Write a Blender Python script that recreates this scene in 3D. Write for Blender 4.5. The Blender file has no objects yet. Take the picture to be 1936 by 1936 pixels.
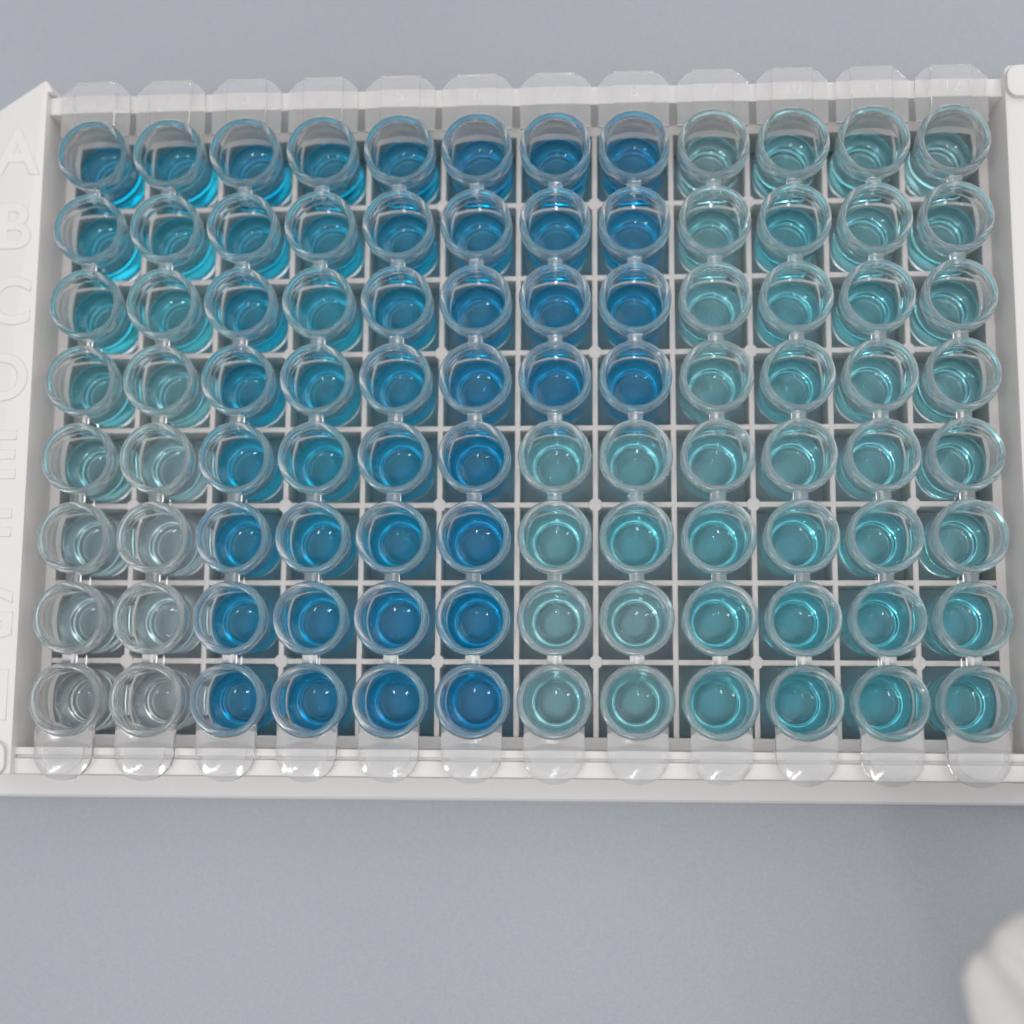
import bpy, bmesh, math, random
from mathutils import Vector, Matrix, noise
random.seed(7)
MM = 0.001
RIM = 14.2            # height of the well rims above the table, mm
sc = bpy.context.scene
col = sc.collection

# ------------------------------------------------------------------ camera
cam = bpy.data.cameras.new("camera")
camo = bpy.data.objects.new("camera", cam)
col.objects.link(camo)
camo.location = (8.966 * MM, -32.965 * MM, (154.61 + RIM) * MM)
camo.rotation_euler = (0.14248, 0.058315, 0.005686)
cam.sensor_width = 36.0
cam.lens = 2682.8 / 1936 * 36
cam.clip_start = 0.005
cam.clip_end = 20
cam.dof.use_dof = True
cam.dof.focus_distance = (154.61 + 2) * MM
cam.dof.aperture_fstop = 13
sc.camera = camo

# ------------------------------------------------------------------ light
world = bpy.data.worlds.new("World")
sc.world = world
world.use_nodes = True
wn = world.node_tree
wn.nodes.clear()
wo = wn.nodes.new('ShaderNodeOutputWorld')
wb = wn.nodes.new('ShaderNodeBackground')
wt = wn.nodes.new('ShaderNodeTexCoord')
ws = wn.nodes.new('ShaderNodeSeparateXYZ')
wr = wn.nodes.new('ShaderNodeValToRGB')
wn.links.new(wt.outputs['Generated'], ws.inputs[0])
wn.links.new(ws.outputs['Z'], wr.inputs['Fac'])
wr.color_ramp.elements[0].position = 0.0
wr.color_ramp.elements[0].color = (0.30, 0.305, 0.32, 1)      # walls of the room
wr.color_ramp.elements[1].position = 1.0
wr.color_ramp.elements[1].color = (1.66, 1.68, 1.72, 1)       # ceiling
e = wr.color_ramp.elements.new(0.68)
e.color = (0.62, 0.63, 0.645, 1)
e = wr.color_ramp.elements.new(0.90)
e.color = (1.36, 1.37, 1.39, 1)
wn.links.new(wr.outputs['Color'], wb.inputs['Color'])
wb.inputs['Strength'].default_value = 1.0
wn.links.new(wb.outputs[0], wo.inputs[0])

def area(name, loc, size, power, color, target=(0, 0, 0.01)):
    l = bpy.data.lights.new(name, 'AREA')
    l.shape = 'RECTANGLE'
    l.size, l.size_y = size
    l.energy = power
    l.color = color
    o = bpy.data.objects.new(name, l)
    col.objects.link(o)
    o.location = loc
    d = Vector(target) - Vector(loc)
    o.rotation_euler = d.to_track_quat('-Z', 'Y').to_euler()
    return o

area('ceiling_lamp', (-0.08, -0.62, 1.9), (0.09, 0.26), 2.2, (1.0, 0.97, 0.94))
area('ceiling_lamp', (-1.05, -0.62, 1.9), (0.12, 0.36), 4.2, (1.0, 0.97, 0.94))
area('right_fill_light', (0.58, 0.42, 0.46), (0.55, 0.55), 2.0, (1.0, 0.93, 0.90), target=(0.06, 0.03, 0.01))  # soft fill added near the plate to brighten its right side, no real window

sc.view_settings.view_transform = 'Standard'
sc.view_settings.look = 'None'
sc.view_settings.exposure = 0.15
sc.view_settings.gamma = 1.0
c = sc.cycles
c.use_denoising = True
c.max_bounces = 40
c.transmission_bounces = 40
c.glossy_bounces = 40
c.diffuse_bounces = 12
c.volume_bounces = 8
c.transparent_max_bounces = 16
c.caustics_refractive = True
c.caustics_reflective = True
c.blur_glossy = 0.3
c.sample_clamp_indirect = 40.0
c.sample_clamp_direct = 0

# ------------------------------------------------------------------ materials
def mat(name):
    m = bpy.data.materials.new(name)
    m.use_nodes = True
    m.node_tree.nodes.clear()
    return m, m.node_tree

def principled(name, base, rough, noise_scale=None, var=0.03, bump=0.0, bump_scale=900, spec=0.5, sss=0.0, grain=0.0, specks=False):
    m, t = mat(name)
    out = t.nodes.new('ShaderNodeOutputMaterial')
    p = t.nodes.new('ShaderNodeBsdfPrincipled')
    t.links.new(p.outputs[0], out.inputs[0])
    p.inputs['Base Color'].default_value = (*base, 1)
    p.inputs['Roughness'].default_value = rough
    p.inputs['Specular IOR Level'].default_value = spec
    if sss:
        p.inputs['Subsurface Weight'].default_value = sss
        p.inputs['Subsurface Radius'].default_value = (1.0, 0.95, 0.9)
        p.inputs['Subsurface Scale'].default_value = 0.0008
    tc = t.nodes.new('ShaderNodeTexCoord')
    if noise_scale:
        n = t.nodes.new('ShaderNodeTexNoise')
        n.inputs['Scale'].default_value = noise_scale
        n.inputs['Detail'].default_value = 4
        t.links.new(tc.outputs['Object'], n.inputs['Vector'])
        r = t.nodes.new('ShaderNodeValToRGB')
        r.color_ramp.elements[0].color = (*[max(0, b * (1 - var)) for b in base], 1)
        r.color_ramp.elements[1].color = (*[b * (1 + var) for b in base], 1)
        r.color_ramp.elements[0].position = 0.3
        r.color_ramp.elements[1].position = 0.7
        t.links.new(n.outputs['Fac'], r.inputs['Fac'])
        last = r.outputs['Color']
        if grain:
            ng = t.nodes.new('ShaderNodeTexNoise')
            ng.inputs['Scale'].default_value = 4200
            ng.inputs['Detail'].default_value = 2
            t.links.new(tc.outputs['Object'], ng.inputs['Vector'])
            hs = t.nodes.new('ShaderNodeMix')
            hs.data_type = 'RGBA'
            hs.blend_type = 'OVERLAY'
            hs.inputs['Factor'].default_value = grain
            t.links.new(last, hs.inputs['A'])
            t.links.new(ng.outputs['Color'], hs.inputs['B'])
            last = hs.outputs['Result']
        if specks:
            vo = t.nodes.new('ShaderNodeTexVoronoi')
            vo.inputs['Scale'].default_value = 42
            t.links.new(tc.outputs['Object'], vo.inputs['Vector'])
            lt = t.nodes.new('ShaderNodeMath')
            lt.operation = 'LESS_THAN'
            lt.inputs[1].default_value = 0.0075
            t.links.new(vo.outputs['Distance'], lt.inputs[0])
            sm = t.nodes.new('ShaderNodeMix')
            sm.data_type = 'RGBA'
            t.links.new(lt.outputs[0], sm.inputs['Factor'])
            t.links.new(last, sm.inputs['A'])
            sm.inputs['B'].default_value = (0.10, 0.09, 0.10, 1)
            last = sm.outputs['Result']
        t.links.new(last, p.inputs['Base Color'])
    if bump:
        n2 = t.nodes.new('ShaderNodeTexNoise')
        n2.inputs['Scale'].default_value = bump_scale
        n2.inputs['Detail'].default_value = 3
        t.links.new(tc.outputs['Object'], n2.inputs['Vector'])
        b = t.nodes.new('ShaderNodeBump')
        b.inputs['Strength'].default_value = bump
        b.inputs['Distance'].default_value = 0.0001
        t.links.new(n2.outputs['Fac'], b.inputs['Height'])
        t.links.new(b.outputs[0], p.inputs['Normal'])
    return m

M_white = principled('white_abs_plastic', (0.62, 0.60, 0.585), 0.42, 25, 0.02, 0.25, 2500, grain=0.10)
M_table = principled('grey_laminate', (0.305, 0.32, 0.348), 0.5, 9, 0.06, 0.15, 1500, grain=0.22, specks=True)
M_tissue = principled('white_tissue', (0.52, 0.50, 0.48), 0.9, 60, 0.03, 0.8, 700)

def glass(name, ior=1.59, color=(1, 1, 1), rough=0.025):
    m, t = mat(name)
    out = t.nodes.new('ShaderNodeOutputMaterial')
    g = t.nodes.new('ShaderNodeBsdfGlass')
    g.distribution = 'MULTI_GGX'
    g.inputs['IOR'].default_value = ior
    g.inputs['Roughness'].default_value = rough
    g.inputs['Color'].default_value = (*color, 1)
    t.links.new(g.outputs[0], out.inputs[0])
    return m
M_clear = glass('clear_polystyrene')
M_satin = glass('satin_polystyrene', rough=0.14)
def cloudy():
    m = glass('cloudy_polystyrene', rough=0.10)
    t = m.node_tree
    g = next(n for n in t.nodes if n.type == 'BSDF_GLASS')
    out = next(n for n in t.nodes if n.type == 'OUTPUT_MATERIAL')
    d = t.nodes.new('ShaderNodeBsdfTranslucent')
    d.inputs['Color'].default_value = (0.9, 0.89, 0.9, 1)
    d2 = t.nodes.new('ShaderNodeBsdfDiffuse')
    d2.inputs['Color'].default_value = (0.8, 0.79, 0.8, 1)
    m1 = t.nodes.new('ShaderNodeMixShader'); m1.inputs[0].default_value = 0.5
    m2 = t.nodes.new('ShaderNodeMixShader'); m2.inputs[0].default_value = 0.09
    t.links.new(d.outputs[0], m1.inputs[1]); t.links.new(d2.outputs[0], m1.inputs[2])
    t.links.new(g.outputs[0], m2.inputs[1]); t.links.new(m1.outputs[0], m2.inputs[2])
    t.links.new(m2.outputs[0], out.inputs[0])
    return m
M_tab = cloudy()

def liquid_mat(k):
    """blue substrate solution, k = strength of the dye"""
    m, t = mat('blue_solution_%02d' % round(k * 100))
    out = t.nodes.new('ShaderNodeOutputMaterial')
    g = t.nodes.new('ShaderNodeBsdfGlass')
    g.distribution = 'MULTI_GGX'
    g.inputs['Roughness'].default_value = 0.02
    at = t.nodes.new('ShaderNodeAttribute')
    at.attribute_name = 'face_ior'
    t.links.new(at.outputs['Fac'], g.inputs['IOR'])
    t.links.new(g.outputs[0], out.inputs[0])
    v = t.nodes.new('ShaderNodeVolumeAbsorption')
    # per-mm extinction for full strength dye: red strongest, blue weakest
    sig = (1.05, 0.108, 0.015)
    s = [x * k / MM for x in sig]
    mx = 1.15 * max(s) + 1e-6
    v.inputs['Density'].default_value = mx
    v.inputs['Color'].default_value = (*[1 - x / mx for x in s], 1)
    # the solution is slightly cloudy
    vs = t.nodes.new('ShaderNodeVolumeScatter')
    vs.inputs['Density'].default_value = (0.004 + 0.016 * min(1, k * 4)) / MM
    vs.inputs['Color'].default_value = (0.9, 0.97, 1.0, 1)
    vs.inputs['Anisotropy'].default_value = 0.2
    ad = t.nodes.new('ShaderNodeAddShader')
    t.links.new(v.outputs[0], ad.inputs[0])
    t.links.new(vs.outputs[0], ad.inputs[1])
    t.links.new(ad.outputs[0], out.inputs['Volume'])
    return m

# ------------------------------------------------------------------ helpers
def tag(o, label=None, cat=None, group=None, kind=None):
    if label: o['label'] = label
    if cat: o['category'] = cat
    if group: o['group'] = group
    if kind: o['kind'] = kind
    return o

def link(name, data, parent=None, loc=None):
    o = bpy.data.objects.new(name, data)
    col.objects.link(o)
    if parent: o.parent = parent
    if loc: o.location = [v * MM for v in loc]
    return o

def finish(bm, name, m, smooth=None):
    bmesh.ops.scale(bm, vec=(MM, MM, MM), verts=bm.verts)
    me = bpy.data.meshes.new(name)
    bm.to_mesh(me)
    bm.free()
    me.materials.append(m)
    if smooth is not None:
        me.shade_smooth()
        me.set_sharp_from_angle(angle=math.radians(smooth))
    return me

def rect(x0, x1, y0, y1, ch=None, r=0, seg=5):
    """outline, ccw; ch = {corner: (dx,dy)} chamfers; r = rounding of the others"""
    ch = ch or {}
    pts = []
    corners = [('bl', x0, y0, 1, 1), ('br', x1, y0, -1, 1), ('tr', x1, y1, -1, -1), ('tl', x0, y1, 1, -1)]
    for k, x, y, sx, sy in corners:
        if k in ch:
            dx, dy = ch[k]
            a, b = (x, y + sy * dy), (x + sx * dx, y)
            pts += [a, b] if k in ('bl', 'tr') else [b, a]
        elif r:
            cx, cy = x + sx * r, y + sy * r
            a0 = {'bl': 180, 'br': 270, 'tr': 0, 'tl': 90}[k]
            for i in range(seg + 1):
                a = math.radians(a0 + 90 * i / seg)
                pts.append((cx + r * math.cos(a), cy + r * math.sin(a)))
        else:
            pts.append((x, y))
    return pts

def prism(bm, pts, z0, z1, bevel=0.0, grow=0.0):
    """solid between z0 and z1 from an outline; grow = outward draft at the bottom"""
    n = len(pts)
    cx = sum(p[0] for p in pts) / n
    cy = sum(p[1] for p in pts) / n
    def off(d):
        out = []
        for i in range(n):
            p0, p1, p2 = Vector(pts[i - 1]), Vector(pts[i]), Vector(pts[(i + 1) % n])
            e1, e2 = (p1 - p0).normalized(), (p2 - p1).normalized()
            n1, n2 = Vector((e1.y, -e1.x)), Vector((e2.y, -e2.x))
            b = (n1 + n2)
            b = b / max(b.length_squared / 2, 0.3)
            out.append(p1 + b * d)
        return out
    rings = [(off(grow), z0)]
    if bevel:
        rings += [(off(0), z1 - bevel), (off(-bevel * 0.3), z1 - bevel * 0.3), (off(-bevel), z1)]
    else:
        rings += [(off(0), z1)]
    vs = [[bm.verts.new((p[0], p[1], z)) for p in ring] for ring, z in rings]
    bm.faces.new(list(reversed(vs[0])))
    bm.faces.new(vs[-1])
    for a, b in zip(vs[:-1], vs[1:]):
        for i in range(n):
            j = (i + 1) % n
            bm.faces.new((a[i], a[j], b[j], b[i]))

def loop_strip(bm, a, b):
    n = len(a)
    for i in range(n):
        j = (i + 1) % n
        bm.faces.new((a[i], a[j], b[j], b[i]))

def lathe(bm, prof, seg=72, close_start=False, close_end=False):
    rings = []
    for r, z in prof:
        if r < 1e-6:
            rings.append([bm.verts.new((0, 0, z))])
        else:
            rings.append([bm.verts.new((r * math.cos(2 * math.pi * i / seg), r * math.sin(2 * math.pi * i / seg), z)) for i in range(seg)])
    faces = []
    for a, b in zip(rings[:-1], rings[1:]):
        for i in range(seg):
            j = (i + 1) % seg
            if len(a) == 1 and len(b) == 1: continue
            if len(a) == 1: faces.append(bm.faces.new((a[0], b[j], b[i])))
            elif len(b) == 1: faces.append(bm.faces.new((a[i], a[j], b[0])))
            else: faces.append(bm.faces.new((a[i], a[j], b[j], b[i])))
    return rings, faces

# ------------------------------------------------------------------ table
bm = bmesh.new()
prism(bm, rect(-600, 600, -450, 450, r=6), -25, 0, bevel=1.5)
tbl = link('table_top', finish(bm, 'table_top', M_table, 30))
tag(tbl, kind='structure')

# ------------------------------------------------------------------ plate frame
frame = link('plate_frame', None)
tag(frame, 'white plastic frame with raised row letters holding the twelve clear strips', 'plate frame')
XI, YI0, YI1 = 55.25, -36.75, 36.85     # inner opening
ZW = RIM - 0.25                          # top of the end walls
ZL = RIM - 6.85                          # ledge and rib level
ZF = RIM - 1.15                          # top of the long walls

# end panels (with letters) and long walls as one moulded body
bm = bmesh.new()
prism(bm, [(-61.0, -38.9), (-60.7, -39.5), (-60.0, -39.7), (-XI, -39.7), (-XI, 39.3), (-54.6, 39.3), (-54.75, 39.7), (-55.25, 40.55), (-55.45, 40.75), (-55.75, 40.72), (-61.0, 37.1)],
      3.0, ZW, bevel=0.22, grow=0.4)
prism(bm, rect(XI, 60.9, -39.7, 40.3, r=0.8), 3.0, ZW, bevel=0.35, grow=0.6)
prism(bm, [(-XI - .02, -39.7), (XI + .02, -39.7), (XI + .02, -37.95), (-XI - .02, -37.95)], 3.02, ZF, bevel=0.18, grow=0.55)
prism(bm, [(-XI - .02, -37.6), (XI + .02, -37.6), (XI + .02, YI0), (-XI - .02, YI0)], 3.04, ZF, bevel=0.15)
prism(bm, [(-XI - .01, -37.98), (XI + .01, -37.98), (XI + .01, -37.57), (-XI - .01, -37.57)], 3.06, ZF - 0.55)
prism(bm, [(-XI - .02, YI1), (XI + .02, YI1), (XI + .02, 39.1), (-XI - .02, 39.1)], 3.02, ZF, bevel=0.25, grow=0.55)
link('wall', finish(bm, 'wall', M_white, 35), frame)
# skirt flange around the foot
bm = bmesh.new()
prism(bm, rect(-63.88, 63.88, -42.74, 42.74, ch={'tl': (5.6, 4.0)}, r=1.6), 0.0, 3.01, bevel=0.4)
# open the inside of the skirt
me = finish(bm, 'skirt', M_white, 35)
bm = bmesh.new()
outer = rect(-63.88, 63.88, -42.74, 42.74, ch={'tl': (5.6, 4.0)}, r=1.6)
n = len(outer)
inner = []
for (x, y) in outer:
    inner.append((max(-XI - 1.5, min(XI + 1.5, x)), max(-38.6, min(38.6, y))))
vt = [bm.verts.new((x * 0.9955, y * 0.9935, 3.01)) for x, y in outer]
vm = [bm.verts.new((x, y, 2.65)) for x, y in outer]
vb = [bm.verts.new((x, y, 0.02)) for x, y in outer]
it = [bm.verts.new((x + 0.0003 * i, y, 3.01)) for i, (x, y) in enumerate(inner)]
ib = [bm.verts.new((x + 0.0003 * i, y, 0.02)) for i, (x, y) in enumerate(inner)]
loop_strip(bm, vb, vm); loop_strip(bm, vm, vt); loop_strip(bm, vt, it); loop_strip(bm, it, ib); loop_strip(bm, ib, vb)
link('skirt', finish(bm, 'skirt', M_white, 35), frame)
# ledge plate with the rectangular opening for the wells
CX, CY = 53.85, 35.42
bm = bmesh.new()
o4 = [(-XI - .3, YI0 - .3), (XI + .3, YI0 - .3), (XI + .3, YI1 + .3), (-XI - .3, YI1 + .3)]
i4 = [(-CX, -CY), (CX, -CY), (CX, CY), (-CX, CY)]
ot = [bm.verts.new((x, y, ZL)) for x, y in o4]
itv = [bm.verts.new((x, y, ZL)) for x, y in i4]
ib1 = [bm.verts.new((x, y, 1.2)) for x, y in i4]
ob = [bm.verts.new((x, y, 1.2)) for x, y in o4]
loop_strip(bm, ot, itv); loop_strip(bm, itv, ib1); loop_strip(bm, ib1, ob); loop_strip(bm, ob, ot)
link('ledge', finish(bm, 'ledge', M_white), frame)
# ribs
def rib_mesh(L, t, z1, name):
    b = bmesh.new()
    prism(b, rect(-L / 2, L / 2, -t / 2, t / 2), 2.6, z1, bevel=0.08, grow=0.05)
    return finish(b, name, M_white, 30)
rv = rib_mesh(2 * CY - .01, 0.62, ZL, 'rib_lengthwise')
rh = rib_mesh(2 * CX - .01, 0.62, ZL - 0.03, 'rib_crosswise')
for i in range(11):
    o = link('rib', rv, frame, ((i - 5) * 9.0, 0, 0))
    o.rotation_euler.z = math.pi / 2
for j in range(7):
    link('rib', rh, frame, (0, (3 - j) * 9.0, 0))
# round pins on every second crossing
b = bmesh.new()
lathe(b, [(0.80, 1.3), (0.80, ZL - 0.06), (0.74, ZL + 0.04), (0, ZL + 0.04)], 28)
pin = finish(b, 'pin', M_white, 40)
for i in range(6):
    for j in range(4):
        link('pin', pin, frame, ((2 * i + 1.5 - 6.5) * 9.0, (3.5 - (2 * j + .5)) * 9.0, 0))
# stacking lugs
b = bmesh.new()
prism(b, rect(-2.4, 2.4, -1.9, 1.9, r=1.3, seg=8), -0.3, 0.75, bevel=0.3)
lug = finish(b, 'stacking_lug', M_white, 35)
link('stacking_lug', lug, frame, (57.75, 38.1, ZW))
link('stacking_lug', lug, frame, (-58.1, -38.0, ZW))
# raised row letters
def text_mesh(s, size, depth, name, m, bevel=0.0):
    cu = bpy.data.curves.new(name, 'FONT')
    cu.body = s
    cu.size = size * MM
    cu.extrude = depth * MM
    cu.bevel_depth = bevel * MM
    cu.bevel_resolution = 2
    cu.offset = 0.00008 if size > 5 else 0.0
    cu.align_x = 'CENTER'
    cu.align_y = 'CENTER'
    cu.resolution_u = 6
    ob = bpy.data.objects.new(name, cu)
    col.objects.link(ob)
    bpy.context.view_layer.update()
    dg = bpy.context.evaluated_depsgraph_get()
    me = bpy.data.meshes.new_from_object(ob.evaluated_get(dg))
    bpy.data.objects.remove(ob)
    me.name = name
    me.materials.clear()
    me.materials.append(m)
    return me
for j, ch in enumerate('ABCDEFGH'):
    me = text_mesh(ch, 7.6, 0.01, 'row_letter', M_white, 0.14)
    o = link('row_letter', me, frame, (-58.45, (3.5 - j) * 9.0 + 0.15, ZW + 0.0))
    tag(o, 'raised white letter %s' % ch)

# ------------------------------------------------------------------ wells
ZC = -5.75            # contact line of the liquid below the rim
R_IN_TOP, R_IN_C = 3.33, 3.17
inner_low = [(R_IN_C, ZC), (3.15, -7.0), (3.13, -8.3), (3.11, -9.7)]
for i in range(1, 8):
    a = math.radians(90 * i / 8)
    inner_low.append((3.11 - 0.62 * (1 - math.cos(a)), -9.7 - 0.9 * math.sin(a)))
inner_low += [(2.47, -10.62), (1.2, -10.64), (0, -10.65)]
SEG = 72
def well_mesh():
    b = bmesh.new()
    # outside, from the floor centre up and over the rim and down to the contact line
    prof = [(0, -11.5), (2.55, -11.5), (2.7, -11.62), (3.1, -11.65), (3.38, -11.5), (3.52, -11.1),
            (3.62, -9.5), (3.70, -6.0), (3.78, -2.75), (3.86, -2.55), (4.02, -2.45), (4.07, -2.3),
            (4.08, -0.22), (4.04, -0.07), (3.94, 0.0), (3.48, 0.0), (3.38, -0.05), (R_IN_TOP, -0.2),
            (3.30, -2.0), (3.24, -4.0), (R_IN_C, ZC)]
    lathe(b, prof, SEG)
    bmesh.ops.recalc_face_normals(b, faces=b.faces)
    # make sure normals look outward (floor faces down)
    f = min(b.faces, key=lambda f: f.calc_center_median().z)
    if f.normal.z > 0:
        bmesh.ops.reverse_faces(b, faces=b.faces)
    me = finish(b, 'well', M_clear, 38)
    me.materials.append(M_satin)
    for p in me.polygons:
        rr = (p.center.x ** 2 + p.center.y ** 2) ** 0.5
        if p.center.z > -0.12 * MM or p.center.z < -11.05 * MM and rr > 2.0 * MM or (p.center.z > -2.5 * MM and rr > 3.9 * MM):
            p.material_index = 1
    return me
WELL = well_mesh()

def liquid_mesh(m, h=1.0):
    b = bmesh.new()
    H = 1.15 * h
    L = 1.15
    top = []
    N = 12
    for i in range(N + 1):
        r = R_IN_C * (1 - i / N) ** 0.8
        top.append((r, ZC - H + H * (math.cosh(r / L) - 1) / (math.cosh(R_IN_C / L) - 1)))
    top[-1] = (0, top[-1][1])
    prof_low = list(reversed(inner_low))
    rings, f_low = lathe(b, prof_low, SEG)
    cen = rings[-1]
    # top, sharing the contact ring
    prev = cen
    f_top = []
    for r, z in top[1:]:
        if r < 1e-6:
            v = b.verts.new((0, 0, z))
            for i in range(SEG):
                f_top.append(b.faces.new((prev[i], prev[(i + 1) % SEG], v)))
        else:
            cur = [b.verts.new((r * math.cos(2 * math.pi * i / SEG), r * math.sin(2 * math.pi * i / SEG), z)) for i in range(SEG)]
            for i in range(SEG):
                f_top.append(b.faces.new((prev[i], prev[(i + 1) % SEG], cur[(i + 1) % SEG], cur[i])))
            prev = cur
    bmesh.ops.recalc_face_normals(b, faces=b.faces)
    tops = set(f.index for f in f_top)
    b.faces.index_update()
    idx = [f.index for f in f_top]
    up = f_top[-1].normal.z
    if up < 0:
        bmesh.ops.reverse_faces(b, faces=b.faces)
    b.faces.ensure_lookup_table()
    me = finish(b, 'liquid', m, 60)
    at = me.attributes.new('face_ior', 'FLOAT', 'FACE')
    s = set(idx)
    vals = [1.333 if i in s else 1.333 / 1.59 for i in range(len(me.polygons))]
    at.data.foreach_set('value', vals)
    return me

DYE = [  # rows A..H, columns 1..12: strength of the blue
    [.72, .62, .74, .68, .85, 1.00, 1.00, 1.05, .20, .24, .22, .20],
    [.50, .46, .60, .58, .80, .92, .95, .95, .24, .38, .28, .22],
    [.36, .28, .66, .50, .78, 1.00, 1.00, 1.00, .24, .34, .30, .22],
    [.22, .14, .70, .58, .78, 1.00, 1.05, 1.00, .26, .32, .28, .22],
    [.12, .07, .66, .60, .80, 1.05, .17, .17, .26, .27, .25, .22],
    [.06, .05, .85, .76, .90, 1.05, .19, .21, .30, .33, .30, .26],
    [.04, .04, .92, .88, 1.00, 1.05, .12, .11, .34, .42, .38, .30],
    [.02, .02, 1.00, 1.00, 1.05, 1.10, .12, .14, .34, .38, .38, .32],
]
for ri in range(8):          # the right hand strips are paler at the top
    for ci in range(8, 12):
        DYE[ri][ci] *= 0.62
for ri in range(4, 8):
    for ci in (6, 7):
        DYE[ri][ci] *= 0.85
mats = {}
meshes = {}
def get_liquid(k, var=0):
    q = round(k * 20) / 20 if k > .12 else round(k * 50) / 50
    q = max(q, 0.02)
    if q not in mats:
        mats[q] = liquid_mat(q)
    if (q, var) not in meshes:
        meshes[(q, var)] = liquid_mesh(mats[q], (0.8, 1.0, 1.2)[var])
    return meshes[(q, var)]

def word(k):
    return ('colourless' if k < .06 else 'very pale blue' if k < .18 else 'pale teal' if k < .45
            else 'medium blue' if k < .8 else 'deep blue')

# bridge between neighbouring wells
b = bmesh.new()
prism(b, rect(-0.8, 0.8, -0.50, 0.50), -1.3, -0.7, bevel=0.06)
bridge = finish(b, 'bridge', M_clear, 30)
b = bmesh.new()
prism(b, rect(-0.16, 0.16, -0.55, 0.55), -6.0, -1.9)
fin = finish(b, 'fin', M_clear, 30)
# top tab, with raised middle
def tab_top_mesh():
    b = bmesh.new()
    out = [(4.14 * math.cos(math.radians(a)), 4.14 * math.sin(math.radians(a))) for a in range(145, 34, -10)]
    out += [(4.05, 2.37), (4.05, 7.55), (3.75, 7.75), (3.2, 8.4), (2.7, 8.75), (2.3, 8.9),
            (-2.3, 8.9), (-2.7, 8.75), (-3.2, 8.4), (-3.75, 7.75), (-4.05, 7.55), (-4.05, 2.37)]
    # one solid whose middle stands proud of its two shoulders
    xs = 2.3
    P = [q for q in out]
    lo, hi, zb, zs, zm = None, None, -1.05, -0.62, -0.18
    left = [p for p in out if p[0] <= -xs + 1e-6]
    arc = [(4.14 * math.cos(math.radians(a)), 4.14 * math.sin(math.radians(a))) for a in range(145, 34, -10)]
    yb = (4.14 ** 2 - xs ** 2) ** 0.5
    yt = 8.9
    al = [p for p in arc if p[0] < -xs - .05]
    am = [p for p in arc if abs(p[0]) <= xs - .05]
    ar = [p for p in arc if p[0] > xs + .05]
    L = al + [(-xs, yb), (-xs, yt), (-2.7, 8.75), (-3.2, 8.4), (-3.75, 7.75), (-4.05, 7.55), (-4.05, 2.37)]
    M = [(-xs, yb)] + am + [(xs, yb), (xs, yt), (-xs, yt)]
    Rr = [(xs, yb)] + ar + [(4.05, 2.37), (4.05, 7.55), (3.75, 7.75), (3.2, 8.4), (2.7, 8.75), (xs, yt)]
    cache = {}
    def V(x, y, z):
        k = (round(x, 4), round(y, 4), z)
        if k not in cache:
            cache[k] = b.verts.new((x, y, z))
        return cache[k]
    for poly, zt in ((L, zs), (M, zm), (Rr, zs)):
        b.faces.new([V(x, y, zt) for x, y in poly])
        b.faces.new([V(x, y, zb) for x, y in reversed(poly)])
        for (x0, y0), (x1, y1) in zip(poly, poly[1:] + poly[:1]):
            seam = abs(abs(x0) - xs) < 1e-5 and abs(x0 - x1) < 1e-5
            if seam:
                if zt == zm:
                    b.faces.new([V(x0, y0, zs), V(x1, y1, zs), V(x1, y1, zm), V(x0, y0, zm)])
            elif zt == zm and abs(y0 - yt) < 1e-5 and abs(y1 - yt) < 1e-5:
                b.faces.new([V(x0, y0, zb), V(x1, y1, zb), V(x1, y1, zs), V(x1, y1, zm), V(x0, y0, zm), V(x0, y0, zs)])
            else:
                b.faces.new([V(x0, y0, zb), V(x1, y1, zb), V(x1, y1, zt), V(x0, y0, zt)])
    sharp = [e for e in b.edges if len(e.link_faces) == 2 and e.calc_face_angle(0) > 0.6 and e.verts[0].co.z > zb + .01 and e.verts[1].co.z > zb + .01]
    bmesh.ops.recalc_face_normals(b, faces=b.faces)
    bmesh.ops.bevel(b, geom=sharp, offset=0.1, segments=2, affect='EDGES', profile=0.6)
    return finish(b, 'tab', M_tab, 30)
TABT = tab_top_mesh()
def u_outline(w, y_top, y_bot, seg=14):
    r = w
    cy = y_bot + r * 0.95
    if y_top is None:
        pts = [(4.14 * math.cos(math.radians(a)), 4.14 * math.sin(math.radians(a))) for a in range(322, 217, -8)]
        pts[0] = (w, pts[0][1]); pts[-1] = (-w, pts[0][1])
    else:
        pts = [(w, y_top), (-w, y_top)]
    for i in range(seg + 1):
        a = math.pi + math.pi * i / seg
        pts.append((r * math.cos(a), cy + r * 0.95 * math.sin(a)))
    return pts
def tab_bottom_mesh():
    b = bmesh.new()
    prism(b, u_outline(3.28, None, -8.85), -1.10, -0.25, bevel=0.03)
    return finish(b, 'tab', M_tab, 30)
def pad_bottom_mesh():
    b = bmesh.new()
    prism(b, u_outline(2.45, -5.2, -7.95), -0.24, -0.05)
    return finish(b, 'raised_pad', M_tab, 30)
TABB, PADB = tab_bottom_mesh(), pad_bottom_mesh()

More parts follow.
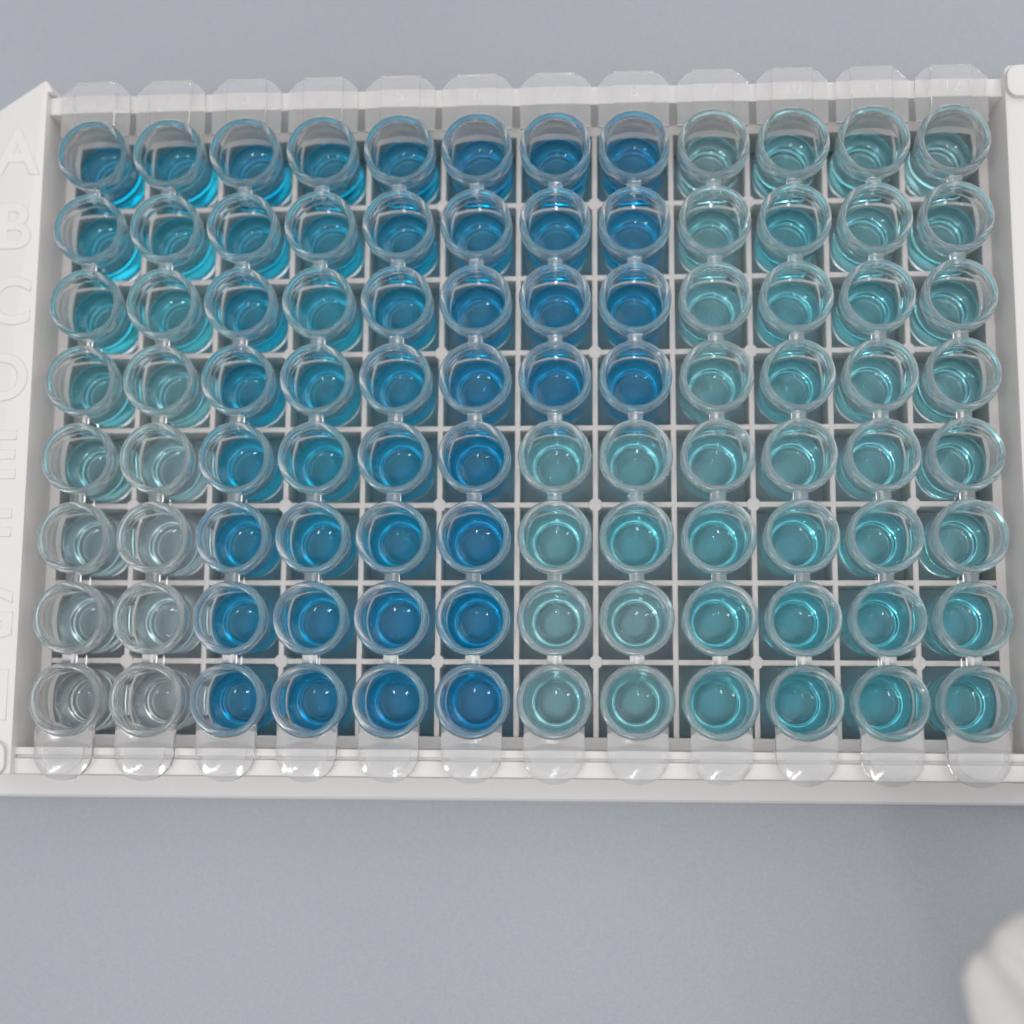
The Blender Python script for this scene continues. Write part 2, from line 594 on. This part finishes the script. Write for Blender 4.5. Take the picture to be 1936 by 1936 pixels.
strip_labels = [
    'leftmost clear strip, its top three wells blue and the lower ones nearly colourless',
    'second clear strip from the left, teal wells at the top fading to colourless below',
    'clear strip of blue wells just right of the two strips that end colourless',
    'fourth clear strip from the left, mid blue wells turning deeper blue at the bottom',
    'fifth clear strip from the left, all eight wells strong blue',
    'clear strip with all eight wells the darkest blue, left of the half pale strips',
    'clear strip with four dark blue wells above four pale ones, beside the all dark strip',
    'clear strip with four dark blue wells above four pale ones, beside the all pale strips',
    'pale teal clear strip next to the strips that change from dark to pale halfway',
    'tenth clear strip, third from the right, with light teal blue wells',
    'pale teal clear strip second from the right end of the frame',
    'rightmost clear strip of pale teal wells against the right end of the frame',
]
for ci in range(12):
    root = link('well_strip', None, None, ((ci - 5.5) * 9.0, 0, RIM))
    tag(root, strip_labels[ci], 'well strip', 'clear eight-well strips set side by side in the frame')
    root.rotation_euler.z = random.uniform(-.0016, .0016)
    for ri in range(8):
        k = DYE[ri][ci]
        y = (3.5 - ri) * 9.0
        w = link('well', WELL, root, (0, y, 0))
        lq = link('liquid', get_liquid(k, random.randrange(3)), w)
        tag(lq, '%s liquid' % word(k))
        lq.rotation_euler.z = random.uniform(0, 6.28)
        if ri < 7:
            br = link('bridge', bridge, root, (0, y - 4.5, 0))
            link('fin', fin, br)
    t = link('tab', TABT, root, (0, 31.5, 0))
    nm = text_mesh(str(ci + 1), 2.2, 0.02, 'number', M_clear)
    o = link('number', nm, t, (0, 6.4, -0.16))
    tag(o, 'embossed number %d' % (ci + 1))
    t = link('tab', TABB, root, (0, -31.5, 0))
    tag(t, 'rounded lower tab')
    link('raised_pad', PADB, t)

# ------------------------------------------------------------------ tissue, bottom right
def tissue_mesh():
    b = bmesh.new()
    NU, NV = 60, 70
    # spine of the arching sheet, base outside the picture, tip towards the camera
    A, B, C, D = Vector((100, -118, 0.4)), Vector((78, -96, 34)), Vector((62, -72, 52)), Vector((37.5, -48.5, 53))
    def bez(t):
        s = 1 - t
        return A * s**3 + B * 3 * s * s * t + C * 3 * s * t * t + D * t**3
    side = Vector((0.74, -0.67, 0)).cross(Vector((0, 0, 1))).normalized()
    grid = []
    for i in range(NU + 1):
        t = i / NU
        p = bez(t)
        d = (bez(min(1, t + .01)) - bez(max(0, t - .01))).normalized()
        up = side.cross(d).normalized()
        w = 3.0 + 48 * (1 - t) ** 0.85
        row = []
        for j in range(NV + 1):
            s = j / NV * 2 - 1
            q = p + side * (w * s)
            fold = 5.0 * math.sin(s * 2.6 + 0.4 + 0.9 * t) * min(1, w / 16)
            fold += 0.6 * noise.noise(Vector((s * 2.2, t * 3, 3.1)))
            droop = -0.22 * w * s * s
            fold -= 8.0 * math.exp(-((s - 0.05 - 0.25 * (1 - t)) / 0.22) ** 2) * min(1, w / 12)
            q = q + up * (fold * 0.55 + droop) + Vector((1.8, -1.7, 0))
            if q.z < 0.3: q.z = 0.3
            row.append(b.verts.new(q))
        grid.append(row)
    for i in range(NU):
        for j in range(NV):
            b.faces.new((grid[i][j], grid[i + 1][j], grid[i + 1][j + 1], grid[i][j + 1]))
    bmesh.ops.recalc_face_normals(b, faces=b.faces)
    return finish(b, 'crumpled_tissue', M_tissue, 180)
tis = link('crumpled_tissue', tissue_mesh())
md = tis.modifiers.new('thickness', 'SOLIDIFY')
md.thickness = 0.4 * MM
tag(tis, 'blurred white tissue reaching into the bottom right corner, nearer than the plate', 'tissue')
